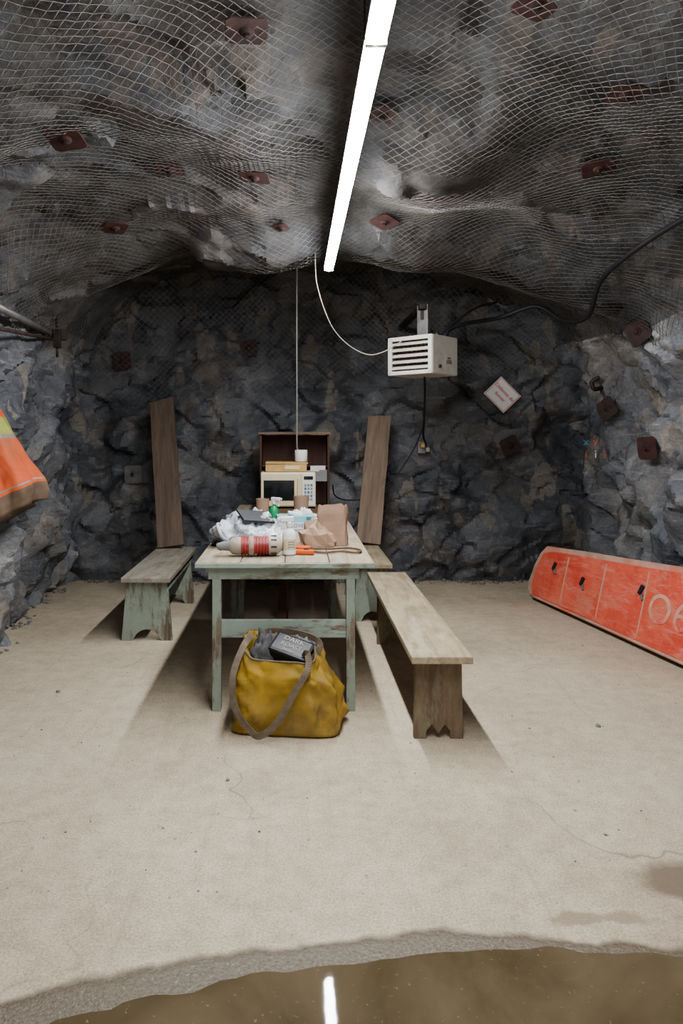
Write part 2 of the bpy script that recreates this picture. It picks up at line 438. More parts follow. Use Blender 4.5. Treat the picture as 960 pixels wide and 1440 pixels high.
for j in range(nz_):
    for i in range(nx_): a = j * (nx_ + 1) + i; fs.append((a, a + 1, a + nx_ + 2, a + nx_ + 1))
wb = new_obj('wall_back', vs, fs, M_rockB, True)
for o in (wl, ce, wr, wb):
    md = o.modifiers.new('es', 'EDGE_SPLIT'); md.split_angle = math.radians(22)
allv, allf = [], []
for a, b in ((v1, f1), (v2, f2), (v3, f3), (vs, fs)):
    off = len(allv); allv += a; allf += [tuple(k + off for k in f) for f in b]
BVH = BVHTree.FromPolygons(allv, allf)
def hit(o, d):
    r = BVH.ray_cast(V(o), V(d)); n = r[1]
    if n.dot(V(d)) > 0: n = -n
    return r[0], n
def ceilz(x, y): return hit((x, y, 1.5), (0, 0, 1))[0].z

# floor
vs = [(-3, -1.6, 0), (3.4, -1.6, 0), (3.4, 7.1, 0), (-3, 7.1, 0)]
new_obj('floor', vs, [(0, 1, 2, 3)], M_floor)

# puddle
vs = [(0.5, 1.0, .003)]; K = 240
for i in range(K):
    a = 2 * math.pi * i / K; p = V((math.cos(a), math.sin(a), 0))
    r = .935 + .035 * noise.noise(p * 3.5 + V((2, 0, 0))) + .022 * noise.noise(p * 14) - (.05 * sm((-.05 - p.x) / .3) if p.y > 0 else 0) + .012 * noise.noise(p * 40)
    vs.append((.5 + 1.9 * r * p.x, 1.0 + 1.0 * r * p.y, .003))
new_obj('puddle', vs, [(0, i + 1, (i + 1) % K + 1) for i in range(K)], M_water)

# wire netting
def net():
    W, H, R = .030, .027, .0021
    vs, fs = [], []
    def wire(P):
        base = len(vs); n = len(P)
        for i, p in enumerate(P):
            t = (P[min(i + 1, n - 1)] - P[max(0, i - 1)])
            if t.length < 1e-6: t = V((0, 1, 0))
            t.normalize(); a = t.cross(V((.3, .2, .93)))
            if a.length < .1: a = t.cross(V((1, 0, 0)))
            a.normalize(); b = t.cross(a)
            for k in range(3):
                an = 2.094 * k; vs.append(p + a * (R * math.cos(an)) + b * (R * math.sin(an)))
        for i in range(n - 1):
            for k in range(3):
                q = base + i * 3 + k; r = base + i * 3 + (k + 1) % 3; fs.append((q, r, r + 3, q + 3))
    sa, sb = LT * s_at(2.0, -1) / NS, LT * s_at(2.05, 1) / NS
    nw = int((sb - sa) / W)
    for i in range(nw):
        seg = []
        for k in range(int((6.55 - .5) / H)):
            y = .5 + k * H; s = sa + (i + ((k + i) % 2)) * W
            q = V((s, y, 0))
            ds = .13 * noise.noise(q * .9 + V((9, 0, 0))); dy = .16 * noise.noise(q * .8 + V((0, 7, 0)))
            s2, y2 = s + ds, y + dy
            eL = s - sa - .28 * (.5 + noise.noise(V((y * .9, 1, 0)))); eR = sb - s - .28 * (.5 + noise.noise(V((y * .9, 9, 0))))
            if eL < 0 or eR < 0:
                if len(seg) > 1: wire(seg)
                seg = []; continue
            p, n = tun(s2, y2, True)
            off = .060 + .035 * noise.noise(q * 1.6) + .010 * noise.noise(q * 6) + (.002 if k % 2 else -.002)
            seg.append(p + n * off)
        if len(seg) > 1: wire(seg)
    nx = int(4.5 / W)
    for i in range(nx):
        seg = []
        for k in range(int(1.3 / H)):
            x = -1.98 + (i + ((k + i) % 2)) * W; z = 2.98 - k * H
            hem = 1.82 + .28 * noise.noise(V((x * .8, 0, 3))) + .14 * sm((x - .4) / 1.0) - .1 * sm((-x) / 1.5)
            if z < hem: break
            q = V((x, z, 4)); x2 = x + .10 * noise.noise(q * 1.1); z2 = z + .10 * noise.noise(q * 1.0 + V((4, 0, 0)))
            p = bck(x2, z2, True); p.y -= .12 + .05 * noise.noise(q * 1.5) + .25 * sm((z2 - 2.35) / .6)
            seg.append(p)
        if len(seg) > 1: wire(seg)
    new_obj('wire_netting', vs, fs, M_wire, True)
net()

# ------------------------------------------------------------------ rock bolt plates
def plate(loc, n, size=.16, mat=M_rust, ang=0.0, off=.09):
    n = V(n).normalized(); q = n.to_track_quat('Z', 'Y').to_euler()
    e = empty('rock_bolt_plate', V(loc)); e.rotation_euler = q
    h = size / 2; pts = []
    for i in range(8):
        a = math.pi / 4 * (i // 2) * 2 + (math.pi / 4 - .13 if i % 2 == 0 else math.pi / 4 + .13) + ang
        pts.append((h * 1.35 * math.cos(a), h * 1.35 * math.sin(a)))
    prism('plate', pts, .008, mat, 'XY', (0, 0, off), parent=e, bev=.002)
    lathe('dome', [(.030, 0), (.028, .005), (.020, .010), (.018, .012)], mat, 20, e, (0, 0, off + .004))
    lathe('nut', [(.015, 0), (.015, .012), (.011, .014)], M_steeldk, 6, e, (0, 0, off + .014), smooth=False)
    lathe('bolt', [(.0085, -off - .03), (.0085, .022), (.007, .024)], M_steeldk, 10, e, (0, 0, off + .005))
    return e
for x, y, s, m, a in [(-.18, 2.66, .15, M_rust, .2), (.95, 2.78, .15, M_ruststrong, .5), (1.46, 3.12, .14, M_ruststrong, .3), (1.62, 3.8, .16, M_ruststrong, .6),
                   (.83, 4.15, .16, M_ruststrong, .1), (.61, 4.8, .15, M_ruststrong, .5), (-.09, 4.8, .09, M_ruststrong, .3), (-.22, 4.0, .16, M_ruststrong, .05),
                   (-.70, 3.95, .15, M_ruststrong, .7), (-1.05, 3.26, .15, M_ruststrong, .4), (-1.14, 4.5, .14, M_ruststrong, .2), (1.15, 2.28, .16, M_ruststrong, .5), (.42, 3.35, .12, M_rust, .3)]:
    p, n = hit((x, y, 1.5), (0, 0, 1)); n = (n * .5 + V((0, -.15, -.8))).normalized()
    plate(p, n, s, m, a, .05)
for y, z, s, m, a in [(5.15, 2.14, .17, M_rust, .5), (5.95, 1.61, .16, M_rust, .6), (5.36, 1.30, .16, M_ruststrong, .05)]:
    p, n = hit((.5, y, z), (1, 0, 0)); n = (n * .2 + V((-1, -.5, 0))).normalized()
    plate(p, n, s, m, a, .07)
for x, z, s, m, a in [(2.03, 1.29, .16, M_rust, .45), (-1.52, 1.01, .16, M_galv, .05), (-1.68, 2.12, .16, M_rust, .1), (-.45, 2.22, .15, M_rust, .2)]:
    p, n = hit((x, 5.5, z), (0, 1, 0)); n = (n * .3 + V((0, -1, 0))).normalized()
    plate(p, n, s, m, a, .05)

# ------------------------------------------------------------------ lamp
def lamp():
    e = empty('ceiling_tube_light', (.25, 0, 2.60))
    for i, (a, b) in enumerate([(2.19, 5.2), (.7, 2.18)]):
        yc, l = (a + b) / 2, b - a
        box('housing_%d' % i, (0, yc, .028), (.066, l, .026), M_white, parent=e, bev=.006)
        pts = [(.033 * math.cos(t), -.026 * math.sin(t)) for t in [math.pi * k / 12 for k in range(13)]]
        vs, fs = [], []
        for yy in (a + .006, b - .006):
            for p in pts: vs.append((p[0], yy, p[1] + .014))
        for k in range(12): fs.append((k, k + 1, 14 + k, 13 + k))
        new_obj('diffuser_%d' % i, vs, fs, M_tube, True, e)
        for yy in (a + .003, b - .003): box('cap', (0, yy, .010), (.066, .006, .040), M_white, parent=e, bev=.002)
        for yy in (a + .35, b - .35):
            cz = ceilz(.25, yy) - 2.60
            sweep('hanger', [(0, yy, .035), (0, yy, cz + .02)], .003, M_steeldk, 6, e, 0)
lamp()
# rope and cords
zr = ceilz(.02, 5.75)
sweep('hanging_rope', [(.02, 5.75, zr), (.018, 5.82, 2.2), (.02, 5.92, 1.6), (.02, 5.97, 1.3), (.03, 6.0, 1.266)], .006, M_brownrope, 8)
sweep('white_power_cord', [(.15, 5.25, ceilz(.15, 5.25)), (.17, 5.3, 2.5), (.27, 5.4, 2.24), (.40, 5.5, 2.10), (.56, 5.55, 2.02), (.68, 5.50, 2.03), (.80, 5.52, 2.10), (.92, 5.64, 2.18)], .0042, M_cord, 8)
def cz(x, y, z): return (x, y, min(z, ceilz(x, y) - .17))
sweep('black_power_cable', [cz(2.15, 3.4, 2.62), cz(2.12, 4.0, 2.68), cz(2.05, 4.4, 2.77), cz(2.06, 4.8, 2.64), cz(2.12, 5.15, 2.54), cz(2.08, 5.5, 2.48), cz(1.95, 5.75, 2.43), cz(1.69, 5.9, 2.36), cz(1.4, 5.8, 2.30), (1.25, 5.75, 2.24), (1.2, 5.7, 2.14)], .017, M_rubber, 10)
sweep('black_coiled_cable', [cz(1.69, 5.95, 2.5), cz(1.5, 5.85, 2.44), (1.32, 5.78, 2.32), (1.22, 5.74, 2.24), (1.16, 5.74, 2.20)], .010, M_rubber, 8)
sweep('black_hanging_cable', [(1.05, 5.74, 1.86), (1.08, 5.9, 1.7), (1.11, 6.1, 1.5), (1.14, 6.3, 1.38), (1.18, 6.38, 1.30)], .009, M_rubber)
sweep('black_drooping_cable', [(1.16, 6.44, 1.46), (1.1, 6.5, 1.28), (.95, 6.52, 1.04), (.80, 6.52, .90), (.60, 6.52, .80), (.44, 6.5, .80), (.36, 6.4, .85), (.335, 6.25, .95)], .006, M_rubber)

p, n = hit((1.2, 5.5, 1.27), (0, 1, 0))
e = empty('outlet_box', (1.2, p.y - .06, 1.27))
box('body', (0, 0, 0), (.07, .05, .11), M_galv, parent=e); box('plug', (.0, -.05, .02), (.035, .06, .035), M_tanbox, parent=e); box('plug_2', (.05, -.04, -.02), (.03, .05, .04), M_cord, parent=e)
box('mount', (0, .05, 0), (.05, .08, .08), M_galv, parent=e)

# ------------------------------------------------------------------ heater
def heater():
    e = empty('unit_heater', (1.02, 5.66, 2.01), (0, 0, math.radians(-43)))
    w, d, h = .40, .36, .29
    box('cabinet_top', (0, 0, h / 2), (w, d, .012), M_heater, parent=e)
    box('cabinet_bottom', (0, 0, -h / 2), (w, d, .012), M_heater, parent=e)
    for s in (-1, 1): box('cabinet_side', (s * w / 2, 0, 0), (.012, d, h), M_heater, parent=e)
    box('cabinet_back', (0, d / 2 - .01, 0), (w, .012, h), M_heater, parent=e)
    box('core', (0, -d / 2 + .08, 0), (w - .03, .02, h - .03), M_heatin, parent=e)
    for s in (-1, 1):
        box('frame_h', (0, -d / 2, s * (h / 2 - .012)), (w, .02, .03), M_heater, parent=e)
        box('frame_v', (s * (w / 2 - .015), -d / 2, 0), (.035, .02, h), M_heater, parent=e)
    for i in range(5):
        box('louvre_%d' % i, (0, -d / 2 + .012, -.092 + i * .047), (w - .05, .05, .010), M_heater, (math.radians(28), 0, 0), parent=e, bev=.002)
    for i in range(9): box('fin', (-.16 + i * .04, -d / 2 + .055, 0), (.003, .04, h - .06), M_heatin, parent=e, bev=0)
    box('side_label', (w / 2 + .007, .05, -.05), (.002, .08, .03), M_greypl, parent=e, bev=0)
    box('side_label_b', (w / 2 + .007, .05, -.02), (.002, .05, .012), M_red, parent=e, bev=0)
    lathe('knob', [(.014, 0), (.012, .015)], M_blackpl, 16, e, (w / 2 + .006, -.09, -.09), (0, math.pi / 2, 0))
    box('bracket_post', (-.03, .06, h / 2 + .14), (.10, .04, .28), M_galv, parent=e)
    box('bracket_foot', (-.02, .05, h / 2 + .012), (.16, .16, .012), M_galv, parent=e)
    box('bracket_hole', (-.03, .038, h / 2 + .20), (.03, .006, .08), M_steeldk, parent=e)
    ay = hit((1.0, 5.5, 2.40), (0, 1, 0))[0].y - 5.66 - .02
    c_, s_ = math.cos(math.radians(43)), math.sin(math.radians(43))
    box('bracket_arm', (s_ * -1 * (ay / 2), c_ * (ay / 2), h / 2 + .26), (.05, ay, .04), M_steeldk, (0, 0, math.radians(43)), parent=e)
    lathe('gland', [(.018, 0), (.018, .04), (.012, .05)], M_blackpl, 14, e, (.1, .05, h / 2))
heater()

# ------------------------------------------------------------------ sign
p, n = hit((1.97, 5.5, 1.765), (0, 1, 0))
e = empty('no_smoking_sign', (1.94, p.y - .12, 1.765), (math.radians(90), 0, math.radians(-4)))
e2 = empty('sign_tilt'); e2.parent = e; e2.rotation_euler = (0, 0, math.radians(-46))
box('board', (0, 0, 0), (.26, .225, .004), M_paper, parent=e2, bev=.001)
for s in (-1, 1):
    box('border', (0, s * .104, .003), (.24, .005, .001), M_red, parent=e2, bev=0); box('border', (s * .12, 0, .003), (.005, .205, .001), M_red, parent=e2, bev=0)
text('line_1', 'Défense de', .050, M_red, (0, .03, .003), (0, 0, 0), e2, .002); text('line_2', 'fumer', .050, M_red, (0, -.03, .003), (0, 0, 0), e2, .002)
box('standoff', (0, 0, -.06), (.02, .02, .12), M_steeldk, parent=e2)

# ------------------------------------------------------------------ tables
def table():
    e = empty('work_table', (-.05, 4.42, 0))
    x0, x1, y0, y1, zt = -.447, .45, -.87, .87, .757
    xs = [x0 + (x1 - x0) * i / 4 for i in range(5)]
    for i in range(4):
        box('top_plank_%d' % i, ((xs[i] + xs[i + 1]) / 2, 0, zt - .014 - .001 * (i % 2)), (xs[i + 1] - xs[i] - .003, y1 - y0 - .006 * (i % 3), .028), M_top, parent=e, bev=.004)
    box('edge_batten', ((x0 + x1) / 2, y0 + .004, zt - .016), (x1 - x0 + .002, .018, .024), M_greenX, parent=e)
    lx = (-.343, .333)
    for sx in lx:
        for yy in (y0 + .06, y1 - .06):
            box('leg', (sx, yy, .365), (.045, .05, .73), M_green, parent=e, bev=.004)
        box('side_apron', (sx, 0, .69), (.022, y1 - y0 - .14, .08), M_greenY, parent=e)
    for yy in (y0 + .045, y1 - .045):
        box('end_apron', (-.005, yy, .697), (.76, .022, .062), M_greenX, parent=e)
        box('stretcher', (-.005, yy + (.018 if yy < 0 else -.018), .412), (.632, .024, .09), M_greenX, parent=e)
    box('centre_rail', (-.02, 0, .40), (.05, y1 - y0 - .16, .03), M_brownb, parent=e)
table()
def table2():
    e = empty('side_table', (-.08, 5.90, 0))
    for i in range(3): box('top_plank_%d' % i, (-.28 + i * .28, 0, .742), (.276, 1.12, .028), M_top, parent=e, bev=.004)
    for sx in (-.38, .36):
        for yy in (-.5, .48): box('leg', (sx, yy, .364), (.045, .045, .728), M_green, parent=e)
        box('side_apron', (sx, 0, .68), (.02, 1.0, .09), M_greenY, parent=e)
    box('end_apron', (0, -.53, .685), (.76, .022, .085), M_greenX, parent=e)
    box('centre_post', (0.005, -.50, .364), (.055, .04, .728), M_brownb, parent=e)
    box('lower_rail', (0, .45, .25), (.74, .02, .08), M_brownb, parent=e)
table2()

def legshape(wb, wt, h, kind):
    if kind == 'arch':
        a = [(-wb / 2, 0), (-wb * .28, 0)] + [(-wb * .28 + wb * .56 * k / 8, .075 * math.sin(math.pi * k / 8) ** .6) for k in range(1, 8)] + [(wb * .28, 0), (wb / 2, 0)]
    else:
        a = [(-wb / 2, 0), (-wb * .24, 0), (-wb * .24, .035), (-wb * .13, .065), (0, .020), (wb * .13, .065), (wb * .24, .035), (wb * .24, 0), (wb / 2, 0)]
    return a + [(wt / 2, h), (-wt / 2, h)]
def bench(x, y0, y1, w, h, wb, wt, kind, mtop, mleg, side=None, l0=.09, l1=.35, th=.034):
    yc = (y0 + y1) / 2
    e = empty('bench', (x, yc, 0))
    box('seat', (0, 0, h - th / 2), (w, y1 - y0, th), mtop, parent=e, bev=.006)
    for yy in (y0 + l0 - yc, y1 - l1 - yc):
        prism('leg', legshape(wb, wt, h - th, kind), .032, mleg, 'XZ', (0, yy, 0), parent=e, bev=.002)
    if side:
        for s in (-1, 1): box('side_rail', (s * (w / 2 - .035), 0, h - th - .035), (.02, y1 - y0 - .12, .07), side, parent=e)
    box('cleat', (0, y0 + l0 + .03 - yc, h - th - .02), (wt * .8, .03, .035), mleg, parent=e)
    return e
bench(.66, 3.17, 5.12, .275, .405, .225, .215, 'vee', M_bench, M_legbrown, None, .11, .38)
bench(-1.0, 4.76, 6.08, .33, .435, .345, .275, 'arch', M_benchg, M_green, M_greenY, .07, .2)
bench(.58, 5.26, 6.34, .29, .435, .29, .22, 'arch', M_bench, M_green, M_greenY, .06, .15)

def lean(name, b0, b1, t0, t1, th, mat):
    b0, b1, t0, t1 = map(V, (b0, b1, t0, t1)); o = (b0 + b1) / 2
    X = (b1 - b0).normalized(); Z = (((t0 + t1) / 2) - o); h = Z.length; Z.normalize(); Y = Z.cross(X).normalized(); X = Y.cross(Z)
    w = (b1 - b0).length
    bm = bmesh.new(); n = 8
    ring = []
    for k in range(n + 1):
        z = h * k / n
        jl = .006 * noise.noise(V((k * .9, 1, w))) ; jr = .006 * noise.noise(V((k * .9, 5, w)))
        zz = lambda s: z + (.02 * s if k == n else 0)
        ring.append([bm.verts.new(v) for v in ((-w / 2 + jl, -th / 2, zz(-1)), (w / 2 + jr, -th / 2, zz(1)), (w / 2 + jr, th / 2, zz(1)), (-w / 2 + jl, th / 2, zz(-1)))])
    for k in range(n):
        for i in range(4): bm.faces.new([ring[k][i], ring[k][(i + 1) % 4], ring[k + 1][(i + 1) % 4], ring[k + 1][i]])
    bm.faces.new(ring[0]); bm.faces.new(ring[-1])
    ob = from_bm(name, bm, mat)
    R = Matrix((X, Y, Z)).transposed().to_4x4(); ob.matrix_world = Matrix.Translation(o) @ R
    return ob
yl = min(bck(-1.25, 1.7).y, bck(-1.2, 1.5).y, 6.7) - .05
lean('wooden_plank', (-1.15, 5.98, .450), (-.93, 5.98, .450), (-1.35, yl, 1.70), (-1.13, yl, 1.72), .035, M_plank)
yr = min(bck(.8, 1.55).y, bck(.75, 1.4).y, 6.7) - .05
lean('wooden_plank', (.53, 6.15, .452), (.74, 6.15, .452), (.70, yr, 1.56), (.89, yr, 1.56), .035, M_plankl)

# cabinet + microwave
e = empty('open_cabinet', (0, 6.33, .757))
box('side_l', (-.295, 0, .32), (.018, .26, .64), M_cabinet, parent=e); box('side_r', (.295, 0, .32), (.018, .26, .64), M_cabinet, parent=e)
box('top', (0, -.005, .648), (.63, .28, .022), M_cabtop, parent=e); box('bottom', (0, 0, .01), (.575, .26, .018), M_cabinet, parent=e)
box('back', (0, .12, .32), (.575, .01, .62), M_cabinet, parent=e, bev=0); box('shelf', (0, .01, .36), (.57, .22, .016), M_cabinet, parent=e)
def microwave():
    e = empty('microwave_oven', (-.052, 5.98, .80))
    W, D, H = .45, .32, .285
    box('casing', (0, 0, H / 2), (W, D, H), M_cream, parent=e, bev=.01)
    box('door', (-.06, -D / 2 - .008, H / 2), (.325, .018, H - .02), M_cream, parent=e, bev=.005)
    box('window', (-.075, -D / 2 - .018, H / 2 - .005), (.25, .006, .165), M_blackgl, parent=e, bev=.002)
    box('handle', (.085, -D / 2 - .03, H / 2), (.018, .02, .20), M_cream, parent=e, bev=.006)
    box('panel', (.165, -D / 2 - .006, H / 2), (.105, .014, H - .02), M_white, parent=e, bev=.003)
    box('display', (.165, -D / 2 - .015, H - .045), (.075, .004, .028), M_blackgl, parent=e, bev=.001)
    for r in range(5):
        for c in range(3): box('key', (.140 + c * .025, -D / 2 - .015, .065 + r * .029), (.018, .004, .018), M_greypl if (r + c) % 3 else M_bluedk, parent=e, bev=.001)
    for s in (-1, 1):
        for q in (-1, 1): lathe('foot', [(.012, -.012), (.012, 0)], M_blackpl, 12, e, (s * .18, q * .12, 0))
microwave()
box('wooden_riser', (-.052, 5.99, .7725), (.50, .36, .030), M_brownb)
e = empty('cardboard_box', (-.07, 5.99, 1.087))
box('tray', (0, 0, .032), (.34, .24, .062), M_tanbox, parent=e, bev=.003); box('lid', (.003, 0, .070), (.35, .25, .014), M_tanbox, parent=e, bev=.003, rot=(0, .01, .02)); box('label', (.05, -.122, .035), (.12, .003, .03), M_cream, parent=e, bev=0)
lathe('toilet_paper_roll', [(.018, 0), (.050, 0), (.053, .004), (.053, .094), (.050, .098), (.018, .098)], M_paper, 28, None, (.055, 5.99, 1.166))
e = empty('note_cards', (.20, 6.20, 1.04))
box('card', (0, -.07, .06), (.13, .006, .05), M_paper, (.2, 0, .1), parent=e, bev=0); box('card_b', (.03, -.06, 0), (.10, .012, .10), M_greypl, (.1, 0, -.1), parent=e, bev=.001)

# ------------------------------------------------------------------ table-top things
ZT_ = .758
def blob(name, c, r, mat, n=(28, 18), amp=.25, fr=3, seed=0, flatten=True, parent=None, sharp=False):
    vs, fs = [], []
    for j in range(n[1] + 1):
        ph = math.pi * j / n[1]
        for i in range(n[0]):
            th = 2 * math.pi * i / n[0]
            d = V((math.sin(ph) * math.cos(th), math.sin(ph) * math.sin(th), math.cos(ph)))
            k = 1 + amp * noise.noise(d * fr * .6 + V((seed, 0, 0))) + amp * .5 * abs(noise.noise(d * fr * 1.6 + V((0, seed, 0)))) * 1.6
            p = V((d.x * r[0] * k, d.y * r[1] * k, d.z * r[2] * k))
            if flatten and p.z < 0: p.z *= .0
            vs.append(p)
    for j in range(n[1]):
        for i in range(n[0]): a = j * n[0] + i; b = j * n[0] + (i + 1) % n[0]; fs.append((a, b, b + n[0], a + n[0]))
    o = new_obj(name, vs, fs, mat, not sharp, parent, c)
    return o
e = empty('plastic_shopping_bag', (-.275, 4.20, ZT_))
blob('bag_body', (0, 0, 0), (.20, .24, .150), M_pbag, (72, 40), .45, 4, 4, parent=e)
blob('bag_flap', (.09, -.20, 0), (.13, .09, .095), M_pbag, (48, 26), .5, 5, 9, parent=e)
sweep('bag_handle', [(-.12, -.1, .10), (-.16, -.18, .13), (-.13, -.24, .07), (-.08, -.22, .03)], .01, M_pbag, 8, e)
box('dark_notebook', (.05, -.09, .165), (.20, .13, .012), M_blackpl, (.40, .12, .5), parent=e)
e = empty('glove_box', (.005, 4.75, ZT_), (0, 0, .12))
box('carton', (0, 0, .05), (.25, .13, .10), M_blue, parent=e); box('band', (0, -.067, .035), (.25, .002, .045), M_paper, parent=e, bev=0)
text('print', 'GLOVES', .034, M_bluedk, (0, -.069, .036), (math.pi / 2, 0, 0), e)
box('mark', (.09, -.067, .082), (.05, .002, .02), M_bluedk, parent=e, bev=0); box('tissue', (.0, 0, .108), (.10, .05, .02), M_paper, (.1, .2, .1), parent=e, bev=.008)
blob('crumpled_paper', (.06, 5.05, ZT_), (.10, .08, .09), M_paper, (28, 16), .5, 5, 2, sharp=True)
for (x, y, h, r) in [(-.235, 5.22, .165, .050), (.05, 5.45, .165, .060)]:
    lathe('paper_cup', [(r * .30, 0), (r * .86, 0), (r, h), (r * .93, h), (r * .8, .012), (r * .3, .012)], M_kraft, 28, None, (x, y, ZT_))
def spray(name, loc, mb, mt, s=1, rz=0, label=None):
    e = empty(name, loc, (0, 0, rz))
    lathe('bottle', [(.030 * s, 0), (.037 * s, .006), (.037 * s, .105 * s), (.030 * s, .125 * s), (.014 * s, .14 * s), (.013 * s, .155 * s)], mb, 24, e)
    lathe('collar', [(.017 * s, .15 * s), (.017 * s, .17 * s), (.012 * s, .175 * s)], mt, 20, e)
    box('head', (-.014 * s, 0, .188 * s), (.075 * s, .024 * s, .028 * s), mt, parent=e, bev=.006)
    box('nozzle', (-.058 * s, 0, .19 * s), (.018 * s, .016 * s, .016 * s), mt, parent=e, bev=.003)
    box('trigger', (-.034 * s, 0, .157 * s), (.010 * s, .014 * s, .05 * s), mt, (0, .35, 0), parent=e, bev=.003)
    if label:
        lathe('label', [(.0376 * s, .03 * s), (.0378 * s, .031 * s), (.0378 * s, .085 * s), (.0376 * s, .086 * s)], label, 24, e)
        for k in range(3): box('label_line', (0, -.038 * s, (.045 + .014 * k) * s), (.034 * s, .002, .004 * s), M_greypl, parent=e, bev=0)
    return e
spray('spray_bottle', (-.028, 3.78, ZT_), M_paper, M_paper, 1.0, .3, M_cream)
spray('spray_bottle', (-.145, 5.05, ZT_), M_greencap, M_paper, .95, 2.6, M_greencap)
def drill():
    e = empty('power_drill', (-.235, 3.74, ZT_ + .054), (0, math.pi / 2, math.radians(4)))
    lathe('chuck', [(.010, -.175), (.014, -.17), (.024, -.14), (.027, -.11), (.030, -.105)], M_greypl, 20, e)
    lathe('gear_housing', [(.030, -.106), (.044, -.09), (.047, -.06), (.045, -.045)], M_toolcream, 24, e)
    pr = []
    for k in range(9):
        z = -.045 + k * .016; pr += [(.050, z), (.050, z + .010), (.044, z + .011), (.044, z + .0155)]
    lathe('ribbed_body', pr, M_redpl, 28, e)
    lathe('body_band', [(.051, -.005), (.053, -.002), (.053, .018), (.051, .02)], M_toolcream, 28, e)
    lathe('motor_end', [(.047, .098), (.049, .11), (.046, .145), (.03, .165), (.012, .17)], M_toolcream, 24, e)
    for k in range(8):
        a = k * math.pi / 4; box('vent', (.049 * math.cos(a), .049 * math.sin(a), .125), (.006, .008, .03), M_blackpl, (0, 0, a), parent=e, bev=.001)
    box('grip', (.030, .09, .09), (.035, .13, .042), M_redpl, (0, 0, .0), parent=e, bev=.012)
    box('trigger', (.030, .06, .062), (.018, .04, .018), M_blackpl, parent=e, bev=.004)
drill()
e = empty('utility_knife', (.052, 3.78, ZT_ + .014), (0, 0, -.1))
box('handle', (0, 0, 0), (.11, .032, .026), M_orangepl, parent=e, bev=.009); box('slider', (.01, 0, .016), (.03, .012, .008), M_blackpl, parent=e); box('nose', (-.06, 0, 0), (.02, .02, .014), M_galv, parent=e)
e = empty('tape_roll', (.045, 3.86, ZT_))
lathe('tape', [(.022, 0), (.045, 0), (.045, .03), (.022, .03)], M_orangepl, 28, e)
sweep('extension_cord', [(.09, 3.84, ZT_ + .008), (.16, 3.80, ZT_ + .008), (.25, 3.84, ZT_ + .008), (.33, 3.80, ZT_ + .008), (.36, 3.88, ZT_ + .008), (.30, 3.95, ZT_ + .008), (.20, 3.90, ZT_ + .012), (.10, 3.93, ZT_ + .008), (.02, 3.98, ZT_ + .008)], .006, M_brownb, 8)
def paper_bag():
    e = empty('paper_bag', (.22, 4.14, ZT_), (0, 0, -.12))
    vs, fs = [], []; NR, NSg = 10, 32
    for j in range(NR + 1):
        z = .225 * j / NR
        for i in range(NSg):
            a = 2 * math.pi * i / NSg; c, s = math.cos(a), math.sin(a)
            x = .088 * math.copysign(abs(c) ** .35, c); y = .055 * math.copysign(abs(s) ** .35, s)
            k = 1 + .10 * noise.noise(V((c * 2, s * 2, z * 14))) - .05 * (j / NR)
            vs.append((x * k, y * k, z + (.012 * noise.noise(V((c * 3, s * 3, 5))) if j == NR else 0)))
    for j in range(NR):
        for i in range(NSg): a = j * NSg + i; b = j * NSg + (i + 1) % NSg; fs.append((a, b, b + NSg, a + NSg))
    base = len(vs)
    for i in range(NSg): v = vs[NR * NSg + i]; vs.append((v[0] * .9, v[1] * .9, v[2] - .05))
    for i in range(NSg): fs.append((NR * NSg + i, NR * NSg + (i + 1) % NSg, base + (i + 1) % NSg, base + i))
    fs.append(tuple(range(base, base + NSg)))
    new_obj('bag', vs, fs, M_kraft, False, e)
    blob('crumpled_sheet', (-.085, -.06, 0), (.09, .07, .115), M_kraft, (14, 9), .6, 4, 3, parent=e, sharp=True)
paper_bag()
blob('work_glove', (-.36, 4.62, ZT_), (.07, .08, .05), M_cloth, (24, 14), .5, 4, 7)

